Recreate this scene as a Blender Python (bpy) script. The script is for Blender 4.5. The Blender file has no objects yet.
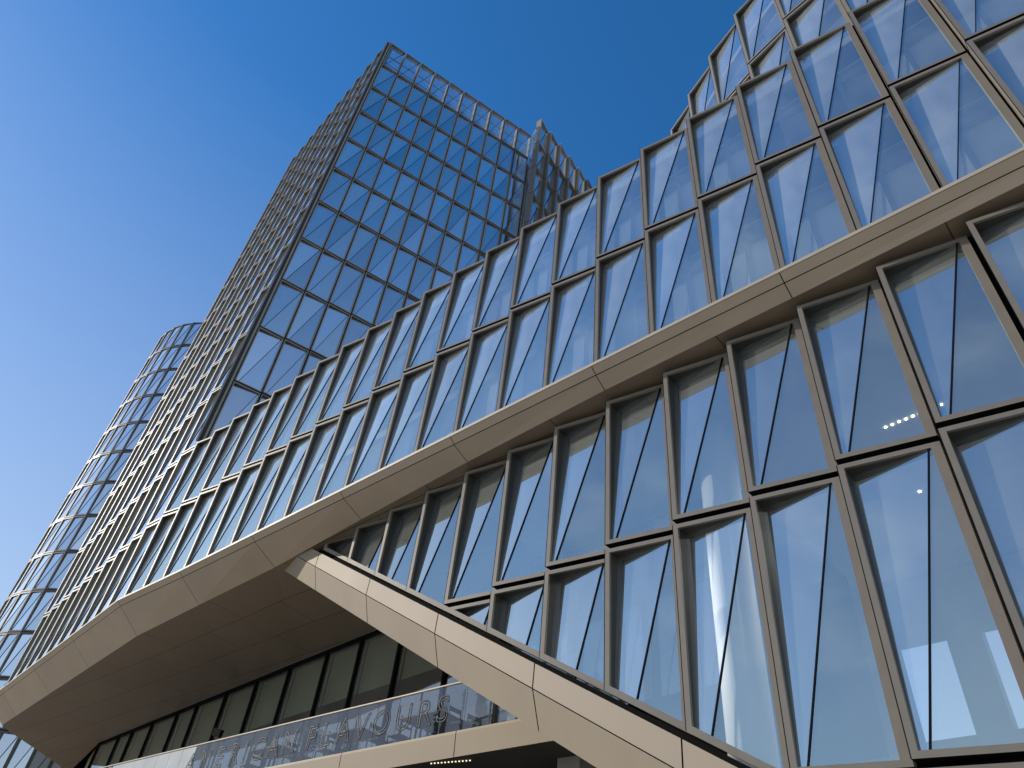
import bpy, math, random
from mathutils import Vector, Matrix
random.seed(7)
R = math.radians
scene = bpy.context.scene
COL = scene.collection
EY = 1.6                                   # eye height above the plaza

# ------------------------------------------------------------------ helpers
class MB:
    """collects polygons (world coordinates) and links them as ONE mesh object"""
    def __init__(s): s.v = []; s.f = []; s.m = []
    def poly(s, pts, m=0):
        i = len(s.v); s.v += [tuple(p) for p in pts]; s.f.append(tuple(range(i, i+len(pts)))); s.m.append(m)
    def box(s, x0, y0, z0, x1, y1, z1, m=0):
        s.prism([(x0, y0), (x1, y0), (x1, y1), (x0, y1)], z0, z1, m)
    def prism(s, poly, z0, z1, m=0):
        n = len(poly); i = len(s.v)
        s.v += [(p[0], p[1], z0) for p in poly] + [(p[0], p[1], z1) for p in poly]
        s.f.append(tuple(range(i+n-1, i-1, -1))); s.m.append(m)
        s.f.append(tuple(range(i+n, i+2*n))); s.m.append(m)
        for k in range(n):
            l = (k+1) % n
            s.f.append((i+k, i+l, i+n+l, i+n+k)); s.m.append(m)
    def bar(s, a, b, w, h, m=0, up=(0, 0, 1)):
        a = Vector(a); b = Vector(b); d = (b-a).normalized(); u = Vector(up)
        if abs(d.dot(u)) > .95: u = Vector((1, 0, 0))
        r = d.cross(u).normalized(); u = r.cross(d)
        i = len(s.v)
        for p in (a, b):
            for sx, sy in ((-1, -1), (1, -1), (1, 1), (-1, 1)):
                s.v.append(tuple(p + r*sx*w/2 + u*sy*h/2))
        for k in range(4):
            l = (k+1) % 4; s.f.append((i+k, i+l, i+4+l, i+4+k)); s.m.append(m)
        s.f.append((i+3, i+2, i+1, i)); s.m.append(m); s.f.append((i+4, i+5, i+6, i+7)); s.m.append(m)
    def tube(s, pts, rad, n=10, m=0, cap=True):
        pts = [Vector(p) for p in pts]; rings = []
        if not hasattr(rad, '__len__'): rad = [rad]*len(pts)
        for j, p in enumerate(pts):
            d = (pts[min(j+1, len(pts)-1)] - pts[max(j-1, 0)]).normalized()
            u = Vector((0, 0, 1)) if abs(d.z) < .9 else Vector((1, 0, 0))
            r = d.cross(u).normalized(); u = r.cross(d)
            i = len(s.v); rings.append(i)
            for k in range(n):
                a = 2*math.pi*k/n
                s.v.append(tuple(p + (r*math.cos(a) + u*math.sin(a))*rad[j]))
        for j in range(len(pts)-1):
            for k in range(n):
                l = (k+1) % n
                s.f.append((rings[j]+k, rings[j]+l, rings[j+1]+l, rings[j+1]+k)); s.m.append(m)
        if cap:
            s.f.append(tuple(rings[0]+k for k in range(n-1, -1, -1))); s.m.append(m)
            s.f.append(tuple(rings[-1]+k for k in range(n))); s.m.append(m)
    def mesh(s, name, mats, base=(0, 0, 0)):
        me = bpy.data.meshes.new(name)
        b = base
        me.from_pydata([(x-b[0], y-b[1], z-b[2]) for x, y, z in s.v], [], s.f)
        for m in mats: me.materials.append(m)
        if len(mats) > 1: me.polygons.foreach_set('material_index', s.m)
        me.update(); return me
    def build(s, name, mats, parent=None, base=None):
        if not isinstance(mats, (list, tuple)): mats = [mats]
        if base is None: base = world_loc(parent) if parent else (0, 0, 0)
        o = bpy.data.objects.new(name, s.mesh(name, mats, base)); COL.objects.link(o)
        if parent: o.parent = parent
        else: o.location = base
        return o

def world_loc(o):
    p = Vector((0, 0, 0))
    while o: p = p + Vector(o.location); o = o.parent
    return tuple(p)
def tag(o, label=None, cat=None, group=None, kind=None):
    for k, v in (('label', label), ('category', cat), ('group', group), ('kind', kind)):
        if v: o[k] = v
    return o
def thing(name, label, cat, loc, group=None):
    o = bpy.data.objects.new(name, None); COL.objects.link(o); o.location = loc; o.empty_display_size = .5
    return tag(o, label, cat, group)
def place(name, me, parent, loc, rz=0):
    """link an object that shares mesh data; loc in world space, parents never rotated"""
    o = bpy.data.objects.new(name, me); COL.objects.link(o)
    b = world_loc(parent); o.parent = parent
    o.location = (loc[0]-b[0], loc[1]-b[1], loc[2]-b[2]); o.rotation_euler = (0, 0, rz)
    return o

# ------------------------------------------------------------------ materials
def new_mat(name):
    m = bpy.data.materials.new(name); m.use_nodes = True; nt = m.node_tree; nt.nodes.clear()
    return m, nt, nt.nodes, nt.links
def painted(name, col, rough=.5, metal=0., var=.08, scale=3., bump=0., spec=.5, rnd=.0, streak=0.):
    m, nt, N, L = new_mat(name)
    out = N.new('ShaderNodeOutputMaterial'); p = N.new('ShaderNodeBsdfPrincipled'); L.new(p.outputs[0], out.inputs[0])
    p.inputs['Roughness'].default_value = rough; p.inputs['Metallic'].default_value = metal
    p.inputs['Specular IOR Level'].default_value = spec
    g = N.new('ShaderNodeNewGeometry'); n = N.new('ShaderNodeTexNoise'); n.inputs['Scale'].default_value = scale; n.inputs['Detail'].default_value = 6
    mp = N.new('ShaderNodeMapping'); L.new(g.outputs['Position'], mp.inputs[0]); L.new(mp.outputs[0], n.inputs['Vector'])
    if streak: mp.inputs['Scale'].default_value = (1, 1, streak)
    mr = N.new('ShaderNodeMapRange'); mr.inputs[3].default_value = 1-var*1.6; mr.inputs[4].default_value = 1+var*1.6
    L.new(n.outputs[0], mr.inputs[0])
    oi = N.new('ShaderNodeObjectInfo'); ma = N.new('ShaderNodeMapRange'); ma.inputs[3].default_value = 1-rnd; ma.inputs[4].default_value = 1+rnd
    L.new(oi.outputs['Random'], ma.inputs[0])
    mu = N.new('ShaderNodeMath'); mu.operation = 'MULTIPLY'; L.new(mr.outputs[0], mu.inputs[0]); L.new(ma.outputs[0], mu.inputs[1])
    v = N.new('ShaderNodeVectorMath'); v.operation = 'SCALE'; v.inputs[0].default_value = col; L.new(mu.outputs[0], v.inputs['Scale'])
    L.new(v.outputs[0], p.inputs['Base Color'])
    r2 = N.new('ShaderNodeMapRange'); r2.inputs[3].default_value = rough-.06; r2.inputs[4].default_value = rough+.08
    L.new(n.outputs[0], r2.inputs[0]); L.new(r2.outputs[0], p.inputs['Roughness'])
    if bump:
        b = N.new('ShaderNodeBump'); b.inputs['Strength'].default_value = bump; b.inputs['Distance'].default_value = .02
        L.new(n.outputs[0], b.inputs['Height']); L.new(b.outputs[0], p.inputs['Normal'])
    return m
def glass(name, r0, refl, trans, wave=.02, wscale=.6, rnd=.06, rough=0., frit_sheen=0., fcol=(.80, .84, .86)):
    """coated flat glazing: a mirror part that grows towards grazing angles over a tinted see-through part"""
    m, nt, N, L = new_mat(name)
    out = N.new('ShaderNodeOutputMaterial'); mix = N.new('ShaderNodeMixShader'); L.new(mix.outputs[0], out.inputs[0])
    t = N.new('ShaderNodeBsdfTransparent'); t.inputs[0].default_value = (*trans, 1)
    g = N.new('ShaderNodeBsdfGlossy'); g.inputs['Roughness'].default_value = rough
    L.new(t.outputs[0], mix.inputs[1]); L.new(g.outputs[0], mix.inputs[2])
    lw = N.new('ShaderNodeLayerWeight'); lw.inputs[0].default_value = .5
    pw = N.new('ShaderNodeMath'); pw.operation = 'POWER'; pw.inputs[1].default_value = 5; L.new(lw.outputs['Facing'], pw.inputs[0])
    ml = N.new('ShaderNodeMath'); ml.operation = 'MULTIPLY_ADD'; ml.inputs[1].default_value = 1-r0; ml.inputs[2].default_value = r0; ml.use_clamp = True
    L.new(pw.outputs[0], ml.inputs[0]); L.new(ml.outputs[0], mix.inputs[0])
    if frit_sheen:                                                    # pale film: frit and dirt, also paints in sky brightness the reflection lacks
        d = N.new('ShaderNodeBsdfDiffuse'); d.inputs[0].default_value = (*fcol, 1); tl = N.new('ShaderNodeBsdfTranslucent'); tl.inputs[0].default_value = (*fcol, 1)
        ad = N.new('ShaderNodeMixShader'); ad.inputs[0].default_value = .35; L.new(d.outputs[0], ad.inputs[1]); L.new(tl.outputs[0], ad.inputs[2])
        fm = N.new('ShaderNodeMixShader'); L.new(t.outputs[0], fm.inputs[1]); L.new(ad.outputs[0], fm.inputs[2])
        tcn = N.new('ShaderNodeTexCoord'); mpf = N.new('ShaderNodeMapping'); mpf.inputs['Scale'].default_value = (.9, .9, .35); L.new(tcn.outputs['Object'], mpf.inputs[0])
        nf = N.new('ShaderNodeTexNoise'); nf.inputs['Scale'].default_value = 1.2; nf.inputs['Detail'].default_value = 2; L.new(mpf.outputs[0], nf.inputs['Vector'])
        mf = N.new('ShaderNodeMapRange'); mf.inputs[1].default_value = .3; mf.inputs[2].default_value = .7; mf.inputs[3].default_value = frit_sheen*.6; mf.inputs[4].default_value = frit_sheen*1.4; L.new(nf.outputs[0], mf.inputs[0])
        L.new(mf.outputs[0], fm.inputs[0]); L.new(fm.outputs[0], mix.inputs[1])
    oi = N.new('ShaderNodeObjectInfo'); mr = N.new('ShaderNodeMapRange'); mr.inputs[3].default_value = 1-rnd; mr.inputs[4].default_value = 1+rnd
    L.new(oi.outputs['Random'], mr.inputs[0])
    v = N.new('ShaderNodeVectorMath'); v.operation = 'SCALE'; v.inputs[0].default_value = refl; L.new(mr.outputs[0], v.inputs['Scale'])
    L.new(v.outputs[0], g.inputs[0])
    if wave:
        ge = N.new('ShaderNodeNewGeometry'); n = N.new('ShaderNodeTexNoise'); n.inputs['Scale'].default_value = wscale; n.inputs['Detail'].default_value = 1
        L.new(ge.outputs['Position'], n.inputs['Vector'])
        b = N.new('ShaderNodeBump'); b.inputs['Strength'].default_value = 1; b.inputs['Distance'].default_value = wave
        L.new(n.outputs[0], b.inputs['Height'])
        wn = N.new('ShaderNodeTexWhiteNoise'); wn.noise_dimensions = '1D'; L.new(oi.outputs['Random'], wn.inputs['W'])   # each pane sits a hair out of true
        su = N.new('ShaderNodeVectorMath'); su.operation = 'SUBTRACT'; L.new(wn.outputs['Color'], su.inputs[0]); su.inputs[1].default_value = (.5, .5, .5)
        sc = N.new('ShaderNodeVectorMath'); sc.operation = 'SCALE'; sc.inputs['Scale'].default_value = .045; L.new(su.outputs[0], sc.inputs[0])
        av = N.new('ShaderNodeVectorMath'); L.new(b.outputs[0], av.inputs[0]); L.new(sc.outputs[0], av.inputs[1])
        nv = N.new('ShaderNodeVectorMath'); nv.operation = 'NORMALIZE'; L.new(av.outputs[0], nv.inputs[0]); L.new(nv.outputs[0], g.inputs['Normal'])
    return m
def emit(name, col, s):
    m, nt, N, L = new_mat(name); out = N.new('ShaderNodeOutputMaterial'); e = N.new('ShaderNodeEmission')
    e.inputs[0].default_value = (*col, 1); e.inputs[1].default_value = s; L.new(e.outputs[0], out.inputs[0]); return m

M = {}
M['frame'] = painted('bronze_frame', (.225, .193, .157), .5, .15, .08, 4, rnd=.05)
M['reveal'] = painted('dark_reveal', (.044, .040, .036), .6, .0, .06, 4)
M['gasket_shade'] = painted('black_gasket_and_shade', (.008, .009, .012), .8, spec=.05)
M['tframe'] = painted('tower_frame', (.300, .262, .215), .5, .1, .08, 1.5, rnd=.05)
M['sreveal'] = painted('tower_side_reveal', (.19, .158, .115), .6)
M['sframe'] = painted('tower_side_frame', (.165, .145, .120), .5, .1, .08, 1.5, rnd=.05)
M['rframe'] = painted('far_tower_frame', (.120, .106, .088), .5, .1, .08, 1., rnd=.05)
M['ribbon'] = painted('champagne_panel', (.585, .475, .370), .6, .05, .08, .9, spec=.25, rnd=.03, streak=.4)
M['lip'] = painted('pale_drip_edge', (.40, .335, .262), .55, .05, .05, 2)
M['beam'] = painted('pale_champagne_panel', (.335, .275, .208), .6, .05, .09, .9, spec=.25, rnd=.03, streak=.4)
M['backing'] = painted('dark_backing', (.010, .009, .008), .9, spec=.03)
M['lglass'] = glass('hall_glass', .42, (.78, .96, 1.0), (.94, .97, .96), .008, .5, rnd=.1, frit_sheen=.09)
M['glass'] = glass('coated_glass', .48, (.78, .97, 1.0), (.90, .94, .94), .008, .5, rnd=.1, frit_sheen=.30)
M['glass_up'] = glass('coated_glass_upper', .50, (.82, .98, 1.0), (.90, .94, .94), .008, .5, rnd=.1, frit_sheen=.60)  # _up panes: milkier film paints in the brighter sky they reflect
M['lglass_up'] = glass('hall_glass_upper', .46, (.82, .97, 1.0), (.94, .97, .96), .008, .5, rnd=.1, frit_sheen=.20)
M['tglass_up'] = glass('tower_glass_upper', .80, (1.0, 1.0, 1.0), (.60, .70, .74), .003, .35, rnd=.18, frit_sheen=.85, fcol=(.56, .80, 1.0))
M['tglass'] = glass('tower_glass', .80, (.96, 1.0, 1.0), (.60, .70, .74), .003, .35, rnd=.13, frit_sheen=.40, fcol=(.48, .72, .98))  # bluish film colour paints in a brighter sky reflection
M['rglass'] = glass('far_tower_glass', .70, (.90, .96, 1.0), (.2, .28, .32), .003, .35, rnd=.14, frit_sheen=.55, fcol=(.66, .72, .78))
M['clear'] = glass('parapet_glass', .20, (.9, .95, 1.0), (.84, .90, .92), 0, frit_sheen=.12)
M['bglass'] = glass('balustrade_glass', .10, (.80, .79, .84), (.66, .66, .64), .006, .7, frit_sheen=.035)
M['frosted'] = painted('frosted_panel', (.42, .41, .40), .25, .0, .12, .8, spec=.9)
M['ceiling'] = painted('white_ceiling', (.62, .62, .60), .8)
M['slab'] = painted('concrete_slab', (.33, .33, .32), .8, 0, .1, 2)
M['white'] = painted('white_column', (.86, .86, .84), .6, 0, .02, 2)
M['wall'] = painted('pale_partition', (.50, .50, .49), .8)
M['blind'] = painted('white_roller_blind', (.82, .83, .83), .8, 0, .05, 1)
M['gblind'] = painted('green_grey_blind', (.27, .29, .175), .85, 0, .12, .7, rnd=.08, streak=.3)
M['core'] = painted('dark_core', (.06, .065, .07), .8)
M['black'] = painted('black_mullion', (.010, .010, .010), .9, spec=.05)
M['dark'] = painted('dark_interior', (.03, .028, .026), .8, 0, .2, .8)
M['wood'] = painted('brown_timber', (.12, .085, .06), .6, 0, .2, 5)
M['steel'] = painted('grey_steel', (.35, .35, .35), .4, .5)
M['letter'] = painted('letter_outline', (.02, .022, .03), .5)
M['lamp'] = emit('warm_downlight', (1, .88, .66), 9)
M['dimlamp'] = emit('dim_downlight', (1, .84, .6), 1.6)
M['leaf'] = painted('dark_leaves', (.045, .065, .030), .7, 0, .4, 3)
M['bark'] = painted('bark', (.09, .07, .05), .9, 0, .2, 6, bump=.3)

def soffit_mat():
    m, nt, N, L = new_mat('soffit_panels')
    out = N.new('ShaderNodeOutputMaterial'); p = N.new('ShaderNodeBsdfPrincipled'); L.new(p.outputs[0], out.inputs[0])
    g = N.new('ShaderNodeNewGeometry'); mp = N.new('ShaderNodeMapping'); mp.inputs['Rotation'].default_value = (0, 0, R(-134.57))
    L.new(g.outputs['Position'], mp.inputs[0])
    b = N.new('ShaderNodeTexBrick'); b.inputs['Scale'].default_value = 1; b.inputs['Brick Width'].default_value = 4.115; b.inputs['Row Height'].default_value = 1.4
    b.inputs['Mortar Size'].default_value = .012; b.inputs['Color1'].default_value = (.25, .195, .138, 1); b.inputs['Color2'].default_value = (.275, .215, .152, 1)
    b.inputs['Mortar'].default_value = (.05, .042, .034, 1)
    L.new(mp.outputs[0], b.inputs['Vector']); L.new(b.outputs['Color'], p.inputs['Base Color'])
    p.inputs['Roughness'].default_value = .5; p.inputs['Metallic'].default_value = .15
    return m
M['soffit'] = soffit_mat()

# ------------------------------------------------------------------ plan of the place (metres, camera above the origin)
def v2(a, b): return (a[0]-b[0], a[1]-b[1])
def unit(a): l = math.hypot(*a); return (a[0]/l, a[1]/l)
class Line:
    """a straight facade: bay k counted to the left, inn = metres behind the facade line"""
    def __init__(s, org, ang, step):
        s.o = org; s.d = (math.cos(R(ang)), math.sin(R(ang))); s.n = (s.d[1], -s.d[0]); s.s = step; s.a = ang
    def at(s, k, inn=0.): 
        t = s.s*(k-1); return (s.o[0]+s.d[0]*t+s.n[0]*inn, s.o[1]+s.d[1]*t+s.n[1]*inn)
F1 = Line((6.42714, 6.09822), 134.5737, 1.37165)                 # upper wing
LW = Line((5.77051, 7.39488), 132.4222, 1.41268)                 # lower wing
H = 3.6; ZL = 10.7907+EY; ZR = ZL+2*H; ZT = ZL+13*H
F2A = (-12.86, 25.58); F2B = (-21.88, 37.03)
F2 = Line((0, 0), math.degrees(math.atan2(F2B[1]-F2A[1], F2B[0]-F2A[0])), math.dist(F2A, F2B)/10)
F2.o = (F2A[0]+F2.d[0]*F2.s, F2A[1]+F2.d[1]*F2.s)                # so that at(k): k = 0 at the corner, -> at(k+... )
def f2(k, inn=0.): return F2.at(k-0+0, inn) if False else (F2A[0]+F2.d[0]*F2.s*k+F2.n[0]*inn, F2A[1]+F2.d[1]*F2.s*k+F2.n[1]*inn)

# ------------------------------------------------------------------ folded windows
def clip(poly, mx, c):
    """keep the part of a labelled ccw (x,z) polygon above z = mx*x + c; the cut edge is labelled 's'"""
    out = []
    n = len(poly)
    for i in range(n):
        (p, lab) = poly[i]; (q, _) = poly[(i+1) % n]
        fp = p[1]-(mx*p[0]+c); fq = q[1]-(mx*q[0]+c)
        if fp >= 0:
            out.append((p, lab))
            if fq < 0:
                t = fp/(fp-fq); out.append(((p[0]+t*(q[0]-p[0]), p[1]+t*(q[1]-p[1])), 's'))
        elif fq >= 0:
            t = fp/(fp-fq); out.append(((p[0]+t*(q[0]-p[0]), p[1]+t*(q[1]-p[1])), lab))
    return out
def area(p): return .5*sum(p[i][0]*p[(i+1) % len(p)][1]-p[(i+1) % len(p)][0]*p[i][1] for i in range(len(p)))
def cut_plane(poly, pl, newlab):
    """part of a labelled polygon where a*x + b*z + c >= 0"""
    a, b, c = pl; out = []; n = len(poly)
    for i in range(n):
        p, lab = poly[i]; q = poly[(i+1) % n][0]
        fp = a*p[0]+b*p[1]+c; fq = a*q[0]+b*q[1]+c
        if fp >= 0: out.append((p, lab))
        if (fp >= 0) != (fq >= 0):
            t = fp/(fp-fq); m = (p[0]+t*(q[0]-p[0]), p[1]+t*(q[1]-p[1]))
            out.append((m, newlab if fp >= 0 else lab))
    res = []
    for i, (p, lab) in enumerate(out):
        q = out[(i+1) % len(out)][0]
        if math.dist(p, q) > 1e-5: res.append((p, lab))
    return res
STY = {
 'near':  dict(fl=.09, fr=.12, ft=.08, fb=.065, fs=.085, step=.22, deep=.155, r0=.035, D=.34, bar=.013),
 'lower': dict(fl=.092, fr=.125, ft=.075, fb=.08, fs=.10, step=.27, deep=.215, r0=.035, D=.38, bar=.024),
 'tower': dict(fl=.05, fr=.05, ft=.055, fb=.055, fs=.1, step=.06, deep=.08, r0=.07, D=.42, bar=.022),
 'side':  dict(fl=.10, fr=.11, ft=.09, fb=.08, fs=.1, step=.24, deep=.11, r0=.03, D=.60, bar=.045),
 'round': dict(fl=.12, fr=.12, ft=.14, fb=.13, fs=.1, step=.06, deep=.06, r0=.04, D=.40, bar=.050),
 'wing':  dict(fl=.16, fr=.13, ft=.13, fb=.12, fs=.1, step=.28, deep=.16, r0=.10, D=.50, bar=.045),
}
CACHE = {}
def window_parts(w, h, style, slope=None, far=False):
    """MBs (frame, upper pane, lower pane, bar) in local axes x right, y inward, z up; slope = (m, c) of a raking sill"""
    S = STY[style]; step = S['step']
    rect = [((0, 0), 'b'), ((w, 0), 'r'), ((w, h), 't'), ((0, h), 'l')]
    poly = clip(rect, *slope) if slope else rect
    if len(poly) < 3: return None
    yb = lambda x: step*x/w
    D = S['D']
    fr = MB(); pa = MB(); pb = MB(); br = MB()
    # the face of each frame member is cut off the outline in turn, what is left is the opening
    planes = ([('g', (1, 0, -.013))] if style in ('near', 'lower') else []) + [('l', (1, 0, -S['fl'])), ('r', (-1, 0, w-S['fr'])), ('t', (0, -1, h-S['ft'])), ('b', (0, 1, -S['fb']))]  # 'g': thin dark strip on the fin edge, painted as the joint's shadow
    if slope:
        q = math.hypot(1, slope[0]); planes.append(('s', (-slope[0]/q, 1/q, -slope[1]/q-S['fs'])))
    cur = poly
    for lab, pl in planes:
        outp = cut_plane(cur, tuple(-c for c in pl), 'x')
        cur = cut_plane(cur, pl, lab)
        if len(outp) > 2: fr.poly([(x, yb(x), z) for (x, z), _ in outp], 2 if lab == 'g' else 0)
        if len(cur) < 3: break
    n = len(poly)
    for i in range(n):
        p, q_ = poly[i][0], poly[(i+1) % n][0]
        fr.poly([(p[0], yb(p[0]), p[1]), (p[0], D, p[1]), (q_[0], D, q_[1]), (q_[0], yb(q_[0]), q_[1])], 2 if poly[i][1] in 'bs' else 0)  # sill undersides coloured black, painting shade into the gaps
    if len(cur) < 3 or area([p for p, _ in cur]) < .01: return fr, None, None, None
    lip = .05 if style in ('near', 'lower') else .06
    for i in range(len(cur)):
        d, c = cur[i][0], cur[(i+1) % len(cur)][0]; lab = cur[i][1]
        y1, y2 = yb(d[0]), yb(c[0])
        fr.poly([(d[0], y1, d[1]), (c[0], y2, c[1]), (c[0], y2+lip, c[1]), (d[0], y1+lip, d[1])], 0)
        fr.poly([(d[0], y1+lip, d[1]), (c[0], y2+lip, c[1]), (c[0], D, c[1]), (d[0], D, d[1])], 0 if lab == 'r' else 1)
    x0, x1, z0, z1 = S['fl'], w-S['fr'], S['fb'], h-S['ft']
    ow = x1-x0
    sb = (x0+.10*ow, z0); st = (x1-.03*ow, z1)
    def rec(x, z):                                             # recess of the folded upper-left pane, zero on the fold
        v = (z-z0)/(z1-z0); xs = sb[0]+(st[0]-sb[0])*v
        return S['r0'] + S['deep']*max(0, (xs-x))/(st[0]-x0)
    A = [((x0, z0), 'b'), (sb, 'd'), (st, 't'), ((x0, z1), 'l')]
    B = [(sb, 'b'), ((x1, z0), 'r'), ((x1, z1), 't'), (st, 'd')]
    if slope:
        cc = slope[1]+S['fs']*math.hypot(1, slope[0])
        A = clip(A, slope[0], cc); B = clip(B, slope[0], cc)
    def xz_in(p): return p
    if len(A) > 2: pa.poly([(x, yb(x)+rec(x, z), z) for (x, z), _ in A])
    if len(B) > 2: pb.poly([(x, yb(x)+S['r0'], z) for (x, z), _ in B])
    seam = [p for p, l in B if any(abs(p[0]-q[0])+abs(p[1]-q[1]) < 1e-5 for q, _ in A)] if len(A) > 2 and len(B) > 2 else []
    if len(seam) >= 2:
        p, q = seam[0], seam[-1]
        br.bar((p[0], yb(p[0])+S['r0']-.004, p[1]), (q[0], yb(q[0])+S['r0']-.004, q[1]), S['bar'], .03, up=(0, 1, 0))
    return fr, (pa if pa.f else None), (pb if pb.f else None), (br if br.f else None)
GAP = dict(near=(.04, .085), lower=(.07, .10), tower=(.06, .075), side=(.03, .08), round=(.03, .06), wing=(.03, .06))
def window(parent, A, B, z0, z1, style, mats, gap=None, gapz=None, slope=None, far=False, name='window'):
    """one folded bay between plan points A (left) and B (right), raking sill given as world (zA, zB)"""
    gap, gapz = GAP[style]
    L = math.dist(A, B); w = L-gap; h = (z1-z0)-gapz
    th = math.atan2(B[1]-A[1], B[0]-A[0])
    zb = z0
    sl = None
    if slope: sl = ((slope[1]-slope[0])/L, slope[0]-zb)
    key = (round(w, 2), round(h, 3), style, mats[0].name, mats[2].name, far, None if sl is None else (round(sl[0], 4), round(sl[1], 4)))
    if key not in CACHE:
        P = window_parts(w, h, style, sl)
        if P is None: CACHE[key] = None
        else:
            fr, pa, pb, br = P
            if far and br: 
                i = len(fr.v); fr.v += br.v; fr.f += [tuple(a+i for a in f) for f in br.f]; fr.m += [2]*len(br.f)
            CACHE[key] = (fr.mesh('window', [mats[0], mats[1], M['gasket_shade']]), pa and pa.mesh('glass_pane', [mats[3] if len(mats) > 3 else mats[2]]), pb and pb.mesh('glass_pane', [mats[2]]),
                          None if far or not br else br.mesh('glazing_bar', [M['gasket_shade']]))
    C = CACHE[key]
    if C is None: return None
    u = ((B[0]-A[0])/L, (B[1]-A[1])/L)
    loc = (A[0]+u[0]*gap/2, A[1]+u[1]*gap/2, zb)
    o = place(name, C[0], parent, loc, th)
    for me, nm in ((C[1], 'glass_pane'), (C[2], 'glass_pane'), (C[3], 'glazing_bar')):
        if me:
            c = bpy.data.objects.new(nm, me); COL.objects.link(c); c.parent = o
    return o
def window_into(mb, gb, A, B, z0, z1, style):
    gap, gapz = GAP[style]
    """the same bay written into shared meshes (for the bays that show smallest)"""
    L = math.dist(A, B); w = L-gap; h = (z1-z0)-gapz; u = ((B[0]-A[0])/L, (B[1]-A[1])/L)
    fr, pa, pb, br = window_parts(w, h, style)
    def tr(p): return (A[0]+u[0]*(p[0]+gap/2)-u[1]*p[1], A[1]+u[1]*(p[0]+gap/2)+u[0]*p[1], z0+p[2])
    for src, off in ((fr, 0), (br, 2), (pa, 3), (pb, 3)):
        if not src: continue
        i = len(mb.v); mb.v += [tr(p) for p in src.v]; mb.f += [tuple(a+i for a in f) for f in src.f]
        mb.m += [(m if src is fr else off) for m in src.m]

# ------------------------------------------------------------------ camera
f_px, pitch, roll = 740.475, R(42.31362), R(6.90264)
fw = Vector((0, math.cos(pitch), math.sin(pitch))); r0 = Vector((1, 0, 0)); u0 = r0.cross(fw)
rr = r0*math.cos(roll)+u0*math.sin(roll); uu = -r0*math.sin(roll)+u0*math.cos(roll)
cam = bpy.data.cameras.new('camera'); co = bpy.data.objects.new('camera', cam); COL.objects.link(co)
co.matrix_world = Matrix(((rr.x, uu.x, -fw.x, 0), (rr.y, uu.y, -fw.y, 0), (rr.z, uu.z, -fw.z, EY), (0, 0, 0, 1)))
cam.sensor_fit = 'HORIZONTAL'; cam.sensor_width = 36; cam.lens = f_px*36/1024; cam.clip_end = 5000; cam.clip_start = .05
scene.camera = co
def proj(p):
    d = Vector(p)-Vector((0, 0, EY)); w = d.dot(fw)
    return (512+f_px*d.dot(rr)/w, 384-f_px*d.dot(uu)/w) if w > .1 else None
def shown(A, B, z0, z1):
    """picture area of a bay, 0 when outside the frame"""
    q = [proj((*p, z)) for p, z in ((A, z0), (B, z0), (B, z1), (A, z1))]
    if any(a is None for a in q): return 0
    if max(a[0] for a in q) < 0 or min(a[0] for a in q) > 1024 or max(a[1] for a in q) < 0 or min(a[1] for a in q) > 768: return 0
    return abs(area(q))

# ------------------------------------------------------------------ world and sun
SAZ, SEL = 168., 25.5                                            # sun: plan angle from +X, elevation
w = bpy.data.worlds.new("World"); scene.world = w; w.use_nodes = True
nt = w.node_tree; N = nt.nodes; Lk = nt.links; N.clear()
wo = N.new('ShaderNodeOutputWorld'); bg = N.new('ShaderNodeBackground'); Lk.new(bg.outputs[0], wo.inputs[0])
sky = N.new('ShaderNodeTexSky'); sky.sky_type = 'NISHITA'; sky.sun_disc = False
sky.sun_elevation = R(SEL); sky.sun_rotation = R(90-SAZ); sky.altitude = 0; sky.air_density = 1.0; sky.dust_density = .18; sky.ozone_density = 2.0
hs = N.new('ShaderNodeHueSaturation'); hs.inputs['Saturation'].default_value = 1.34; hs.inputs['Value'].default_value = 1.
Lk.new(sky.outputs[0], hs.inputs['Color'])
tint = N.new('ShaderNodeVectorMath'); tint.operation = 'MULTIPLY'; tint.inputs[1].default_value = (1.08, 1.19, 1.29); Lk.new(hs.outputs[0], tint.inputs[0])
tc = N.new('ShaderNodeTexCoord'); sx = N.new('ShaderNodeSeparateXYZ'); Lk.new(tc.outputs['Generated'], sx.inputs[0])
# a few thin clouds drifting low in the sky beyond the plaza (south-west)
mpc = N.new('ShaderNodeMapping'); mpc.inputs['Scale'].default_value = (2.2, 2.2, 4.5); Lk.new(tc.outputs['Generated'], mpc.inputs[0])
cn = N.new('ShaderNodeTexNoise'); cn.inputs['Scale'].default_value = 1.7; cn.inputs['Detail'].default_value = 8; cn.inputs['Roughness'].default_value = .6; Lk.new(mpc.outputs[0], cn.inputs['Vector'])
cr = N.new('ShaderNodeMapRange'); cr.interpolation_type = 'SMOOTHSTEP'; cr.inputs[1].default_value = .50; cr.inputs[2].default_value = .72; Lk.new(cn.outputs[0], cr.inputs[0])
ym = N.new('ShaderNodeMapRange'); ym.interpolation_type = 'SMOOTHSTEP'; ym.inputs[1].default_value = .18; ym.inputs[2].default_value = -.12; Lk.new(sx.outputs['Y'], ym.inputs[0])
xm = N.new('ShaderNodeMapRange'); xm.interpolation_type = 'SMOOTHSTEP'; xm.inputs[1].default_value = .1; xm.inputs[2].default_value = -.4; Lk.new(sx.outputs['X'], xm.inputs[0])
m1 = N.new('ShaderNodeMath'); m1.operation = 'MULTIPLY'; Lk.new(cr.outputs[0], m1.inputs[0]); Lk.new(ym.outputs[0], m1.inputs[1])
m1b = N.new('ShaderNodeMath'); m1b.operation = 'MULTIPLY'; Lk.new(m1.outputs[0], m1b.inputs[0]); Lk.new(xm.outputs[0], m1b.inputs[1])
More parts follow.
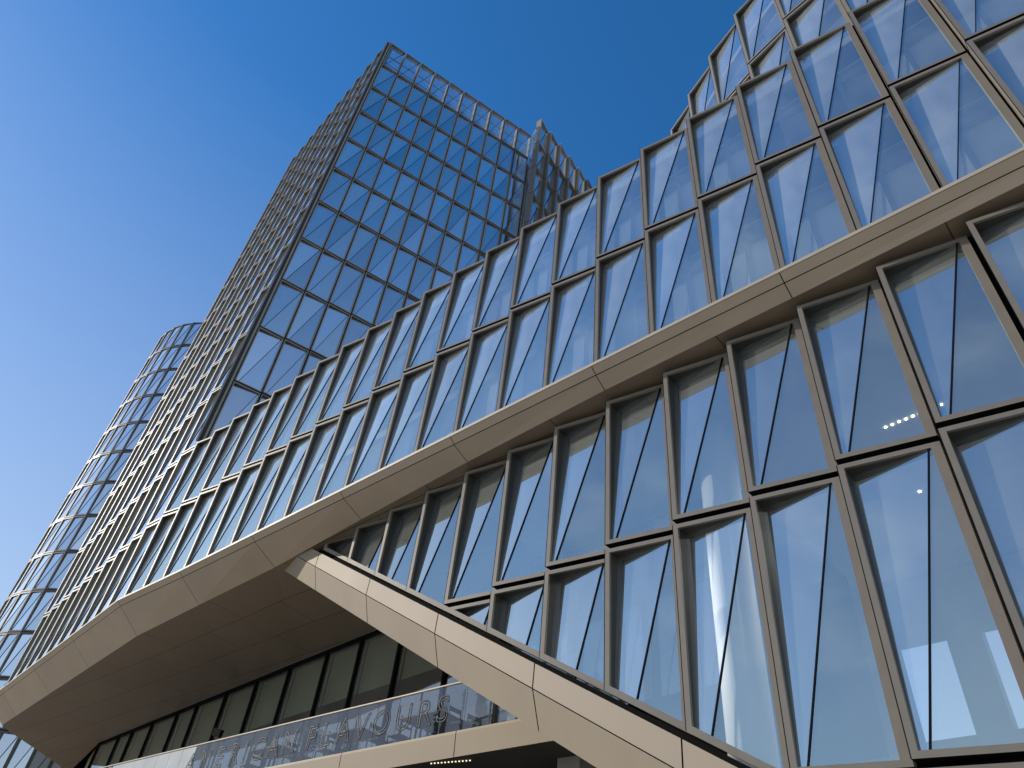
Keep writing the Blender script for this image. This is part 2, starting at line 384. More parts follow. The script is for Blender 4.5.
m2 = N.new('ShaderNodeMath'); m2.operation = 'MULTIPLY'; m2.inputs[1].default_value = .16; Lk.new(m1b.outputs[0], m2.inputs[0])
mx = N.new('ShaderNodeMix'); mx.data_type = 'RGBA'; Lk.new(m2.outputs[0], mx.inputs[0]); hz = N.new('ShaderNodeMapRange'); hz.inputs[1].default_value = .85; hz.inputs[2].default_value = .05; hz.inputs[3].default_value = 0; hz.inputs[4].default_value = 1; Lk.new(sx.outputs['Z'], hz.inputs[0])
hp = N.new('ShaderNodeMath'); hp.operation = 'POWER'; hp.inputs[1].default_value = 1.1; Lk.new(hz.outputs[0], hp.inputs[0])
hm = N.new('ShaderNodeMath'); hm.operation = 'MULTIPLY'; hm.inputs[1].default_value = .72; Lk.new(hp.outputs[0], hm.inputs[0])
hx = N.new('ShaderNodeMix'); hx.data_type = 'RGBA'; Lk.new(hm.outputs[0], hx.inputs[0]); Lk.new(tint.outputs[0], hx.inputs[6]); hx.inputs[7].default_value = (4.6, 4.5, 4.1, 1)   # summer haze near the horizon
Lk.new(hx.outputs[2], mx.inputs[6]); mx.inputs[7].default_value = (7.5, 7.7, 8.0, 1)
Lk.new(mx.outputs[2], bg.inputs[0]); bg.inputs[1].default_value = .15
sd = Vector((math.cos(R(SAZ))*math.cos(R(SEL)), math.sin(R(SAZ))*math.cos(R(SEL)), math.sin(R(SEL))))
sl = bpy.data.lights.new('sun', 'SUN'); so = bpy.data.objects.new('sun', sl); COL.objects.link(so)
so.rotation_euler = (-sd).to_track_quat('-Z', 'Y').to_euler(); so.location = sd*120; sl.energy = 3.6; sl.angle = R(.53); sl.color = (1, .93, .82)
scene.view_settings.view_transform = 'Standard'; scene.view_settings.look = 'None'; scene.view_settings.exposure = 0
scene.cycles.max_bounces = 8; scene.cycles.transparent_max_bounces = 12; scene.cycles.sample_clamp_indirect = 6

# ------------------------------------------------------------------ the setting: plaza
def ground_mat():
    m, nt, N, L = new_mat('plaza_paving')
    out = N.new('ShaderNodeOutputMaterial'); p = N.new('ShaderNodeBsdfPrincipled'); L.new(p.outputs[0], out.inputs[0])
    g = N.new('ShaderNodeNewGeometry'); b = N.new('ShaderNodeTexBrick'); b.inputs['Scale'].default_value = 1; b.inputs['Brick Width'].default_value = .8; b.inputs['Row Height'].default_value = .4
    b.inputs['Mortar Size'].default_value = .006; b.inputs['Color1'].default_value = (.34, .29, .22, 1); b.inputs['Color2'].default_value = (.39, .335, .255, 1); b.inputs['Mortar'].default_value = (.07, .07, .07, 1)
    L.new(g.outputs['Position'], b.inputs['Vector']); L.new(b.outputs['Color'], p.inputs['Base Color']); p.inputs['Roughness'].default_value = .85
    return m
g = MB(); g.poly([(-2500, -2500, 0), (2500, -2500, 0), (2500, 2500, 0), (-2500, 2500, 0)])
tag(g.build('ground', ground_mat()), kind='structure')

# ------------------------------------------------------------------ upper wing (two rows above the bronze band)
K0 = -4
wing = thing('office_wing', 'long glass office wing with two rows of sawtooth windows above the bronze band', 'building', (*F1.at(10, 3), 0))
nm = (M['frame'], M['reveal'], M['glass'], M['glass_up'])
for row in range(2):
    for k in range(K0+1, 22):
        window(wing, F1.at(k), F1.at(k-1), ZL+H*row, ZL+H*(row+1), 'near', nm)
def lerp(tab, x):
    for (a, *pa), (b, *pb) in zip(tab, tab[1:]):
        if a <= x <= b:
            t = (x-a)/(b-a); return [p+(q-p)*t for p, q in zip(pa, pb)]
    return list(tab[0][1:]) if x < tab[0][0] else list(tab[-1][1:])
PROF = [(-9, .22, .33), (0, .28, .35), (3, .37, .36), (6, .44, .37), (9, .62, .39), (11.4, .78, .43), (12.8, .88, .49), (14, 1.0, .55), (16, 1.0, .66), (18.5, 1.0, .79), (21, 1.08, .92), (40, 1.08, .93)]
# stations of the band: upper wing, round the kink, along the tower foot and round its far end
def offset_path(pts, d):
    """offset a plan polyline (walked with the building on the right) inward by d (scalar or list)"""
    out = []
    for i, p in enumerate(pts):
        a = pts[max(i-1, 0)]; b = pts[min(i+1, len(pts)-1)]
        n1 = unit(v2(p, a)) if i > 0 else unit(v2(b, p)); n2 = unit(v2(b, p)) if i < len(pts)-1 else n1
        q1 = (n1[1], -n1[0]); q2 = (n2[1], -n2[0]); m = unit((q1[0]+q2[0], q1[1]+q2[1])); c = max(.5, m[0]*q1[0]+m[1]*q1[1])
        dd = d[i] if hasattr(d, '__len__') else d
        out.append((p[0]+m[0]*dd/c, p[1]+m[1]*dd/c))
    return out
ST = [(k, F1.at(k)) for k in (-6, -3, 0, 3, 6, 9, 12, 15, 18)] + [(21, F2A)] + [(24.4, f2(3.4)), (27.8, f2(6.8)), (31.2, f2(10.2))]
e = f2(11.6); ST += [(33, e), (33.2, (e[0]-.21, e[1]+.30)), (33.4, (e[0]-.35, e[1]+.60)), (33.6, (e[0]-.43, e[1]+.92)), (33.8, (e[0]-.47, e[1]+1.25)), (34.0, (e[0]-.47, e[1]+1.6)), (34.3, (e[0]-.43, e[1]+2.1)), (37, (e[0]-.22, e[1]+5.2)), (41, (e[0]+.1, e[1]+10.5))]
pts = [p for _, p in ST]; prof = [lerp(PROF, k) for k, _ in ST]
ring = {}
ring['l0'] = (offset_path(pts, -.05), [ZL+.02]*len(pts)); ring['l1'] = (offset_path(pts, -.05), [ZL-.055]*len(pts))
ring['s0'] = (offset_path(pts, -.03), [ZL-.062]*len(pts)); ring['s1'] = (offset_path(pts, .115), [ZL-.18]*len(pts))
ring['t0'] = (offset_path(pts, .125), [ZL-.196]*len(pts)); ring['t1'] = (offset_path(pts, [p[0] for p in prof]), [ZL-p[1] for p in prof])
def strip(mb, ra, rb, i, g=0.):
    A, za = ring[ra]; B, zb = ring[rb]
    def cut(P, Z, t): return (P[i][0]+(P[i+1][0]-P[i][0])*t, P[i][1]+(P[i+1][1]-P[i][1])*t, Z[i]+(Z[i+1]-Z[i])*t)
    l = math.dist(A[i], A[i+1]); t0, t1 = g/l, 1-g/l
    mb.poly([cut(A, za, t0), cut(A, za, t1), cut(B, zb, t1), cut(B, zb, t0)])
lipmb = MB(); back = MB()
ring['l9'] = (offset_path(pts, .7), [ZL+.02]*len(pts))
ring['k0'] = (offset_path(pts, .03), [ZL-.05]*len(pts)); ring['k1'] = (offset_path(pts, [p[0]+.05 for p in prof]), [ZL-p[1]+.03 for p in prof])
smooth_from = [i for i, (k, _) in enumerate(ST) if k >= 33][0]
for i in range(len(ST)-1):
    strip(lipmb, 'l0', 'l1', i); strip(lipmb, 'l9', 'l0', i); strip(back, 'k0', 'k1', i); strip(lipmb, 'l1', 's0', i)
lipmb.build('drip_edge', M['lip'], wing); back.build('band_backing', M['backing'], wing)
for i in range(len(ST)-1):
    g = .009
    a = MB(); strip(a, 's0', 's1', i, g if i < smooth_from else 0); strip(a, 't0', 't1', i, g if i < smooth_from else 0)
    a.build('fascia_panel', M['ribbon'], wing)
# soffit behind the band: shallow over the lower wing, deep over the recessed balcony
G0 = (-3.84, 23.94); GD = unit((-18.18+3.84, 40.78-23.94)); GN = (GD[1], -GD[0])
def gl(t, inn=0.): return (G0[0]+GD[0]*t+GN[0]*inn, G0[1]+GD[1]*t+GN[1]*inn)
ZS = 9.8607+EY
sof = MB()
B, zb = ring['t1']
def inner_pt(k, p):
    if k <= 12: return (*F1.at(k, 5.2 if k > 9 else 3.0), ZL-lerp(PROF, k)[1]+.02)
    return None
inn_pts = []
for (k, p), q, z in zip(ST, B, zb):
    if k < 9: inn_pts.append((*F1.at(k, 1.9), z+.02))
    elif k <= 31.3:
        tgt = (*gl((k-15.3)*1.40-.3), ZS)
        inn_pts.append(tgt if k >= 12 else (*F1.at(k, 4.9), z+.03))
    else: inn_pts.append((*gl(22.3), ZS))
for i in range(len(ST)-1):
    sof.poly([(*B[i], zb[i]), inn_pts[i], inn_pts[i+1], (*B[i+1], zb[i+1])]) if math.dist(inn_pts[i][:2], inn_pts[i+1][:2]) > .01 else sof.poly([(*B[i], zb[i]), inn_pts[i], (*B[i+1], zb[i+1])])
sof.poly([(*B[-1], zb[-1]), (*gl(22.3), ZS), (-16.5, 48, ZS), (*pts[-1], ZS)])
sof.build('soffit', M['soffit'], wing)
pier = MB(); q = [gl(22.3), B[-2], B[-1], (-15, 49), gl(22.3, 4)]
pier.prism([gl(22.22), (gl(22.3)[0]-1.6, gl(22.3)[1]+3.2), (-21.4, 47.5), (-21.3, 50), (-14, 50), gl(22.3, 3)], 0, ZS-.004); pier.build('end_wall', M['soffit'], wing)
# floors, ceilings, inner lining
fl = MB(); ce = MB(); pw = MB(); po = MB(); bl = MB()
def band_poly(a, b, k0=K0, k1=20.6): return [F1.at(k0, a), F1.at(k1-.2*a, a), F1.at(k1-.2*b, b), F1.at(k0, b)]
for j in range(3):
    z = ZL+H*j
    fl.prism(band_poly(.56, 7.2), z-.26, z+.02)
    if j < 2: ce.prism(band_poly(.9, 7.0), z+H-.62, z+H-.56)
for row in range(2):
    z = ZL+H*row
    pw.prism(band_poly(6.6, 6.9), z+.04, z+H-.31)
    for k in range(K0, 21):                                     # inner posts and downstand of the second skin
        a = F1.at(k-.42, .72); b = F1.at(k-.49, .72); c = F1.at(k-.49, .80); d = F1.at(k-.42, .80)
        po.prism([a, b, c, d], z+.04, z+H-.6)
    po.prism(band_poly(.72, .84), z+2.26, z+2.50)
jb = MB()
for k in range(K0+1, 22):
    for row in range(2):
        jb.prism([F1.at(k+.04, .345), F1.at(k-.05, .345), F1.at(k-.05, .40), F1.at(k+.04, .40)], ZL+H*row+.03, ZL+H*(row+1)-.08)
jb.build('joint_backing', M['backing'], wing)
fl.build('floor_slab', M['slab'], wing); ce.build('ceiling', M['ceiling'], wing); pw.build('partition_wall', M['wall'], wing); po.build('inner_frame', M['steel'], wing)
for row in range(2):
    for k in range(K0+1, 20):
        r_ = random.Random(k*7+row)
        b_ = MB(); top = ZL+H*row+ (2.24 if r_.random() < .75 else 1.2); 
        if r_.random() < .12: continue
        a, b = F1.at(k-.10, .86), F1.at(k-.98, .86)
        b_.poly([(*a, ZL+H*row+.06), (*b, ZL+H*row+.06), (*b, top), (*a, top)]); b_.build('roller_blind', M['blind'], wing)

# ------------------------------------------------------------------ curved block on the roof at the right
blk = thing('rooftop_block', 'curved glass block of two window rows rising above the wing roof at top right', 'building', (*F1.at(0, 6), ZR))
BK = [(-4, 0), (-3, 0), (-2, .0), (-1, .05), (0, .22), (1, .52), (2, .92), (2.97, 1.45), (3.91, 2.13), (4.79, 2.86), (5.63, 3.62), (6.40, 4.55), (7.0, 5.6), (7.4, 6.8)]
bp = [F1.at(k, i) for k, i in BK]
for row in range(2):
    for a, b in zip(bp, bp[1:]): window(blk, b, a, ZR+H*row, ZR+H*(row+1), 'near', nm)
bpi = offset_path(bp, .75)
bb = [F1.at(7.2, 14), F1.at(-4, 14)]
fs = MB()
for j in range(3): fs.prism(bpi+bb, ZR+H*j-.30+(.04 if j == 0 else 0), ZR+H*j+(.06 if j < 2 else -.08))
fs.build('floor_slab', M['slab'], blk)
cc = MB()
for j in range(2): cc.prism(offset_path(bp, 1.0)+bb, ZR+H*j+H-.5, ZR+H*j+H-.44)
cc.build('ceiling', M['ceiling'], blk)
jb = MB(); q1 = offset_path(bp, .36); 
for (x, y) in q1: jb.bar((x, y, ZR+.03), (x, y, ZR+2*H-.08), .13, .05, up=(F1.n[0], F1.n[1], 0))
jb.build('joint_backing', M['backing'], blk)
wl = MB(); q = offset_path(bp, 4.5); 
for j in range(2):
    for a, b in zip(q[:9], q[1:9]): wl.poly([(*a, ZR+H*j+.1), (*b, ZR+H*j+.1), (*b, ZR+H*j+3), (*a, ZR+H*j+3)])
wl.build('partition_wall', M['wall'], blk)
ip = MB(); q = offset_path(bp, 1.1)
for j in range(2):
    for a, b in zip(q, q[1:]):
        ip.bar((*a, ZR+H*j+2.4), (*b, ZR+H*j+2.4), .2, .3); ip.bar((*a, ZR+H*j+.05), (*a, ZR+H*j+3.1), .1, .1)
ip.build('inner_frame', M['steel'], blk)

# ------------------------------------------------------------------ lower wing with the raking sill
lw = thing('lower_wing', 'lower glass wing with tall folded windows between the bronze band and the sloping beam', 'building', (*LW.at(4, 3), 0))
Z0 = 10.4189+EY; Z1 = 6.927+EY; Z2 = 2.84+EY; Z3 = -1.25+EY
def slz(k): return .8153*k+.29+EY
lm = (M['frame'], M['reveal'], M['lglass'], M['lglass_up'])
for zt, zbm in ((Z0, Z1), (Z1, Z2), (Z2, Z3)):
    for k in range(-4, 13):
        sa, sb_ = slz(k), slz(k-1)
        if min(sa, sb_) > zt-.12: continue
        s = (sa, sb_) if max(sa, sb_) > zbm else None
        window(lw, LW.at(k), LW.at(k-1), zbm, zt, 'lower', lm, slope=s)
# tip bay against the band
window(lw, LW.at(12.6), LW.at(12), 9.2+EY, Z0, 'lower', lm, slope=(slz(12.6), slz(12)))
# joint backing behind the frames
jb = MB()
for k in range(-4, 13):
    a, b, c, d = LW.at(k+.06, .42), LW.at(k-.06, .42), LW.at(k-.06, .5), LW.at(k+.06, .5)
    jb.prism([a, b, c, d], max(slz(k)+.1, 0.0), Z0)
for z in (Z1, Z2):
    kk = min(12.2, (z-EY-.29)/.8153-.15)
    jb.prism([LW.at(-5, .36), LW.at(kk, .36), LW.at(kk, .46), LW.at(-5, .46)], z-.16, z+.03)
jb.build('joint_backing', M['backing'], lw)
# raking beam (two faces and its underside), in panels of two bays
def bpnt(k, inn, dz): return (*LW.at(k, inn), slz(k)+dz)
for k in list(range(-2, 12, 2)) + [12]:
    k0, k1 = k, min(k+2, 13.6)
    if k == 12: k1 = 13.9
    g = .009
    k0 += g; k1 -= g
    b_ = MB()
    b_.poly([bpnt(k0, -.06, -.11), bpnt(k1, -.06, -.11), bpnt(k1, -.07, -.535), bpnt(k0, -.07, -.535)])
    b_.poly([bpnt(k0, -.06, -.11), bpnt(k1, -.06, -.11), bpnt(k1, .5, -.11), bpnt(k0, .5, -.11)])
    b_.poly([bpnt(k0, -.065, -.555), bpnt(k1, -.065, -.555), bpnt(k1, .15, -1.16), bpnt(k0, .15, -1.16)])
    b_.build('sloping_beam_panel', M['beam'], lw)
b_ = MB()
b_.poly([bpnt(-2.1, -.04, -.12), bpnt(13.5, -.04, -.12), bpnt(13.5, .0, -.7), bpnt(-2.1, .0, -.7)])
b_.poly([bpnt(-2.1, .0, -.7), bpnt(13.5, .0, -.7), bpnt(13.5, .17, -1.13), bpnt(-2.1, .17, -1.13)])
b_.poly([bpnt(-2.1, .12, -.02), bpnt(12.4, .12, -.02), bpnt(12.4, .12, -.2), bpnt(-2.1, .12, -.2)])
b_.build('beam_backing', M['backing'], lw)
b_ = MB(); b_.poly([bpnt(-2.2, .15, -1.16), bpnt(13.5, .15, -1.16), bpnt(13.5, 4.3, -1.16), bpnt(-2.2, 4.3, -1.16)]); b_.build('beam_underside', M['soffit'], lw)
# inside the lower wing: one tall hall with white columns and a far window wall
hall = MB()
hall.prism([LW.at(-5, .7), LW.at(12, .7), LW.at(12, 11), LW.at(-5, 11)], Z0-.15, Z0-.05); hall.build('ceiling', M['ceiling'], lw)
hall = MB(); hall.prism([LW.at(-5, .6), LW.at(2.0, .6), LW.at(2.0, 11), LW.at(-5, 11)], .02, .1); hall.build('floor', M['slab'], lw)
hb = MB()
for i, k in enumerate([x*1.6 for x in range(-4, 6)]):
    hb.prism([LW.at(k, 10.2), LW.at(k-.55, 10.2), LW.at(k-.55, 10.6), LW.at(k, 10.6)], .1, Z0-.15)
for z, t in ((.1, 1.0), (3.6, .9), (7.0, .9), (10.2, 1.6)):
    hb.prism([LW.at(-6, 10.25), LW.at(9, 10.25), LW.at(9, 10.55), LW.at(-6, 10.55)], z, z+t)
hb.build('far_window_wall', M['wall'], lw)
hb = MB(); hb.prism([LW.at(9.2, 4.2), LW.at(9.4, 4.2), LW.at(9.4, 11), LW.at(9.2, 11)], 5.2, Z0-.16); hb.build('side_wall', M['wall'], lw)
for p in ((4.34, 11.86), (13.2, 2.6), (12.4, 11.5)):
    c = MB(); c.tube([(*p, .1), (*p, Z0-.15)], .38, 28); o = c.build('column', M['white'], lw)
    for pl in o.data.polygons: pl.use_smooth = len(pl.vertices) == 4
zc = Z0-.17
def disc(p, z, r_, nm, par, mat): 
    d = MB(); d.tube([(p[0], p[1], z), (p[0], p[1], z+.02)], r_, 10); return d.build(nm, mat, par)
for i in range(9):
    t = i/8; disc((7.72+.71*t, 11.21-.85*t), zc, .028, 'downlight', lw, M['lamp'])
for i, (p, q) in enumerate((((1.7, 14.2, 9.2), (4.2, 11.8, 6.5)), ((9.0, 12.6, 10.5), (6.5, 12.0, 3.0)))):  # added fill spots without real fittings, brightening the column and hall
    ld = bpy.data.lights.new('hall_fill_light', 'SPOT'); ld.energy = (900, 420)[i]; ld.specular_factor = 0; ld.spot_size = R((70, 140)[i]); ld.spot_blend = .5; ld.shadow_soft_size = .25; ld.color = (1, .95, .86)
    lo_ = bpy.data.objects.new('hall_fill_light', ld); COL.objects.link(lo_); lo_.parent = lw; b0 = world_loc(lw); lo_.location = (p[0]-b0[0], p[1]-b0[1], p[2]+EY-.9-b0[2] if i else p[2]-b0[2]); lo_.rotation_euler = (Vector(q)-Vector(p)).to_track_quat('-Z', 'Y').to_euler()
for p in ((11.68, 21.74), (12.62, 25.14), (12.99, 17.92)): pass
for p in ((6.0, 14.2), (7.6, 16.0), (9.4, 13.2)): disc(p, zc, .035, 'downlight', lw, M['lamp'])

# ------------------------------------------------------------------ corner tower
T0 = (-12.50, 25.66); TDIR = unit((-.90+12.50, 31.96-25.66)); TL = 13.26
def tr(t, inn=0.): return (T0[0]+TDIR[0]*t-TDIR[1]*inn, T0[1]+TDIR[1]*t+TDIR[0]*inn)
tow = thing('corner_tower', 'tall blue glass office tower with a see-through glass parapet behind the wing', 'building', (*tr(5, 8), 0))
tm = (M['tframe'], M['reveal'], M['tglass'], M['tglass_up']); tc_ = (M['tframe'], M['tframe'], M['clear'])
cand = []
nb = 10; bw = TL/nb
for j in range(11):
    for i in range(nb):
        cand.append((tr(bw*i), tr(bw*(i+1)), ZT-H*(j+1), ZT-H*j, 'tower', j == 0))
for j in range(13):
    for k in range(10):
        A, B_ = f2(k+1), f2(k)
        cand.append((A, B_, ZT-H*(j+1), ZT-H*j, 'side', False))
W0 = (-.21, 30.38); WD = unit((4.98+.21, 36.0-30.38))
for j in range(8):
    for i in range(6):
        a = (W0[0]+WD[0]*1.37*i, W0[1]+WD[1]*1.37*i); b = (W0[0]+WD[0]*1.37*(i+1), W0[1]+WD[1]*1.37*(i+1))
        cand.append((a, b, ZT-H*(j+1), ZT-H*j, 'wing', j == 0))
def hidden(A, B_, z0, z1):                                       # behind the wing's own roof line
    if z1 <= ZR+.5: 
        return A in [f2(k) for k in range(0)] 
    return False
def score(c):
    A, B_, z0, z1, st, par = c
    s = shown(A, B_, z0, z1)
    if st != 'side':
        # sight line to the bay's middle passes the wing's roof edge?
        mx_, my_ = (A[0]+B_[0])/2, (A[1]+B_[1])/2; zz = z1-.3-EY
        n = F1.n; o = F1.o; dist = (o[0]*n[0]+o[1]*n[1]); den = mx_*n[0]+my_*n[1]
        if zz*dist/den < (ZR-EY): return 0
    return s
order = sorted(cand, key=lambda c: (c[5], score(c)), reverse=True)
rest = MB()
for idx, (A, B_, z0, z1, st, par) in enumerate(order):
    if idx < 99 and score((A, B_, z0, z1, st, par)) > 0:
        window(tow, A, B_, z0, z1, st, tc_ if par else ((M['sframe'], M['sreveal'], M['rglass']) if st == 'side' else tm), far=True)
    else: window_into(rest, None, A, B_, z0, z1, st)
tag(rest.build('windows', [M['sframe'], M['sreveal'], M['gasket_shade'], M['rglass']], tow), kind='stuff')
# corner post, notch return, roof, floors, core
a = f2(0, -.02); cp = MB()
for q in ((a[0]+.04, a[1]+.06), (T0[0]-.08, T0[1]-.0)): cp.bar((*q, ZR), (*q, ZT), .085, .085)
cp.build('corner_post', M['tframe'], tow)
cp = MB(); cp.prism([(a[0]+.06, a[1]+.10), (T0[0]-.06, T0[1]+.04), (T0[0]+.1, T0[1]+.4), (a[0]+.1, a[1]+.4)], ZR, ZT); cp.build('corner_backing', M['reveal'], tow)
EN = f2(10); END = (EN[0]-.15, EN[1]+16)
body = [f2(0), tr(0), tr(TL), W0, (W0[0]+WD[0]*8.2, W0[1]+WD[1]*8.2), (2, 50), (-12, 56), END, f2(10)]
inner_body = [f2(.3, .75), tr(.5, .6), tr(TL+.6, .6), (W0[0]+.3, W0[1]+.7), (W0[0]+WD[0]*7.8-.4, W0[1]+WD[1]*7.8+.5), (1.4, 49), (-12, 54.5), (END[0]+.7, END[1]-.5), f2(9.7, .75)]
fl = MB(); ce = MB()
for j in range(1, 14):
    z = ZT-H*j; fl.prism(inner_body, z-.28, z+.04); 
fl.build('floor_slab', M['slab'], tow)
for j in range(1, 13):
    z = ZT-H*j; ce.prism(inner_body, z-.50, z-.46)
ce.build('ceiling', M['ceiling'], tow)
co_ = MB(); co_.prism([tr(2.5, 5), tr(11.5, 5), (0, 44), (-10, 50), f2(8.5, 5), f2(2.5, 5)], ZL+.1, ZT-H-.3); co_.build('core', M['core'], tow)
bk = MB(); q = [END, (-12, 56), (2, 50), (W0[0]+WD[0]*8.22, W0[1]+WD[1]*8.22)]
for a, b in zip(q, q[1:]): bk.poly([(*a, 0), (*b, 0), (*b, ZT), (*a, ZT)])
bk.poly([(*f2(10.01), ZL), (*END, ZL), (*END, ZT), (*f2(10.01), ZT)]); bk.build('rear_wall', M['core'], tow)
nr = MB(); nr.poly([(*tr(TL+.02), ZR), (*W0, ZR), (*W0, ZT), (*tr(TL+.02), ZT)])
nr.build('return_panel', glass('return_glass', .30, (.9, .95, 1), (.75, .8, .8), 0, frit_sheen=.5), tow)
up = MB(); q = [tr(.5, 1.0), tr(TL, 1.0)]
up.prism([tr(.8, 1.0), tr(TL, 1.0), tr(TL, 1.3), tr(.8, 1.3)], ZT-H, ZT-H+.85); up.build('roof_upstand', M['slab'], tow)
ps = MB()
for i in range(nb+1):
    a = tr(bw*i+.02, .5); b = tr(bw*i+.02, 1.9)
    ps.bar((*a, ZT-.5), (*b, ZT-H+.2), .07, .07); ps.bar((*a, ZT-H), (*a, ZT-.2), .09, .09)
ps.bar((*tr(.2, .5), ZT-1.25), (*tr(TL, .5), ZT-1.25), .07, .07); ps.bar((*tr(.2, .55), ZT-2.3), (*tr(TL, .55), ZT-2.3), .05, .05)
ps.build('parapet_brace', M['steel'], tow)
mast = MB(); a = tr(TL-.9, 1.6); mast.box(a[0]-.25, a[1]-.25, ZT-H, a[0]+.25, a[1]+.25, ZT-.6); mast.build('roof_vent', M['lip'], tow)

# ------------------------------------------------------------------ far tower with the rounded end
RC, RR = (-33.75, 67.74), 8.675
rt = thing('round_tower', 'far glass tower with a rounded end and gridded facade at the left edge', 'building', (*RC, 0))
rmats = (M['rframe'], M['rframe'], M['rglass'])
nbay = 40; cand = []
for j in range(17):
    for i in range(nbay):
        a0 = -97+360/nbay*i*1.0; a1 = a0+360/nbay
        # seen from outside, left to right runs counter-clockwise
        A = (RC[0]+RR*math.cos(R(a0)), RC[1]+RR*math.sin(R(a0))); B_ = (RC[0]+RR*math.cos(R(a1)), RC[1]+RR*math.sin(R(a1)))
        m = ((A[0]+B_[0])/2, (A[1]+B_[1])/2); out = unit((m[0]-RC[0], m[1]-RC[1])); face = -(out[0]*m[0]+out[1]*m[1])/math.hypot(*m)
        az = math.degrees(math.atan2(m[0], m[1]))
        s = shown(A, B_, ZT-H*(j+1), ZT-H*j) if face > .0 and az < -30.2 else 0
        cand.append((s, A, B_, ZT-H*(j+1), ZT-H*j))
cand.sort(key=lambda c: -c[0]); rest = MB()
for i, (s, A, B_, z0, z1) in enumerate(cand):
    if i < 99 and s > 0: window(rt, A, B_, z0, z1, 'round', rmats, far=True)
    else: window_into(rest, None, A, B_, z0, z1, 'round')
tag(rest.build('windows', [M['rframe'], M['rframe'], M['gasket_shade'], M['rglass']], rt), kind='stuff')
def circ(r_): return [(RC[0]+r_*math.cos(2*math.pi*i/40), RC[1]+r_*math.sin(2*math.pi*i/40)) for i in range(40)]
fl = MB()
for j in range(17): fl.prism(circ(RR-.6), ZT-H*j-.4, ZT-H*j-.02)
fl.build('floor_slab', M['slab'], rt)
c = MB(); c.prism(circ(RR-3), 0, ZT-.5); c.build('core', M['wall'], rt)

# ------------------------------------------------------------------ recessed balcony under the soffit
BQ = (-3.93, 21.82); BD = (-.71325, .70091); BN = (BD[1], -BD[0])
def bal(t, inn=0.): return (BQ[0]+BD[0]*t+BN[0]*inn, BQ[1]+BD[1]*t+BN[1]*inn)
ZB = 5.57+EY; ZRAIL = 6.73+EY; ZSB = 5.0+EY
balc = thing('balcony_slab', 'pale bronze edged balcony slab under the soffit carrying the glass balustrade', 'balcony', (*bal(3, 2), 0))
T_A, T_B = -9.2, 16.5
for t in [T_A+x*4.13 for x in range(6)]:
    t1 = min(t+4.13, T_B)
    if t1 <= t: continue
    b_ = MB(); t0 = t+.012; t1 -= .012
    b_.poly([(*bal(t0), ZB), (*bal(t1), ZB), (*bal(t1, -.01), ZB-.06), (*bal(t0, -.01), ZB-.06)])
    b_.poly([(*bal(t0, -.01), ZB-.06), (*bal(t1, -.01), ZB-.06), (*bal(t1, .02), ZSB), (*bal(t0, .02), ZSB)])
    b_.build('edge_panel', M['beam'], balc)
b_ = MB(); b_.prism([bal(T_A, .02), bal(T_B, .02), bal(T_B, 4.2), bal(T_A, 4.2)], ZB-.05, ZB-.004); b_.prism([bal(T_A, .03), bal(T_B, .03), bal(T_B, 4.2), bal(T_A, 4.2)], ZSB+.002, ZSB+.1); b_.build('slab', M['dark'], balc)
for i in range(12):
    p = (-.81+.89*i/11, 18.95-.61*i/11); disc(p, ZSB-.02, .018, 'downlight', balc, M['dimlamp'])
gb = thing('glass_balustrade', 'glass balustrade with outlined lettering along the balcony edge', 'balustrade', (*bal(3), ZB))
for i in range(26):
    t0 = -8.4+.805*i*1.0; t1 = t0+.795
    if t1 > 16: break
    p = MB(); p.poly([(*bal(t0, .05), ZB-.02), (*bal(t1, .05), ZB-.02), (*bal(t1, .05), ZRAIL-.02), (*bal(t0, .05), ZRAIL-.02)])
    o = p.build('glass_panel', M['bglass'] if t0 < 6.4 else M['frosted'], gb)
    if t0 >= 6.4 and i % 30 == 19: o['label'] = 'frosted pale glass panel'
    if True:
        q_ = MB(); th_ = .05 if i % 3 == 0 else .014; q_.bar((*bal(t0-.005, .09), ZB), (*bal(t0-.005, .09), ZRAIL-.02), .035 if i % 3 == 0 else .012, th_); q_.build('post', M['black'], gb)
r_ = MB(); r_.bar((*bal(-8.5, .05), ZRAIL), (*bal(16, .05), ZRAIL), .05, .035); r_.build('handrail', M['lip'], gb)
LET = [('A', 6.92), ('M', 6.05), ('E', 5.22), ('R', 4.42), ('I', 3.85), ('C', 3.18), ('A', 2.40), ('N', 1.66), ('F', .66), ('L', 0.0), ('A', -.74), ('V', -1.46), ('O', -2.24), ('U', -3.06), ('R', -3.82), ('S', -4.46)]
th = math.atan2(-BD[1], -BD[0])
for ch, t in LET:
    cu = bpy.data.curves.new('letter', 'FONT'); cu.body = ch; cu.size = .88; cu.align_x = 'CENTER'; cu.fill_mode = 'NONE'; cu.bevel_depth = .021; cu.bevel_resolution = 0; cu.resolution_u = 4
    tmp = bpy.data.objects.new('letter', cu); COL.objects.link(tmp)
    bpy.context.view_layer.update()
    me = bpy.data.meshes.new_from_object(tmp.evaluated_get(bpy.context.evaluated_depsgraph_get()))
    bpy.data.objects.remove(tmp); bpy.data.curves.remove(cu)
    me.name = 'letter'; me.transform(Matrix.Diagonal((1, .22, 1, 1)) @ Matrix.Rotation(R(90), 4, 'X')); me.materials.clear(); me.materials.append(M['letter'])
    p = bal(t, .046); place('letter', me, gb, (*p, ZB+.30), th)
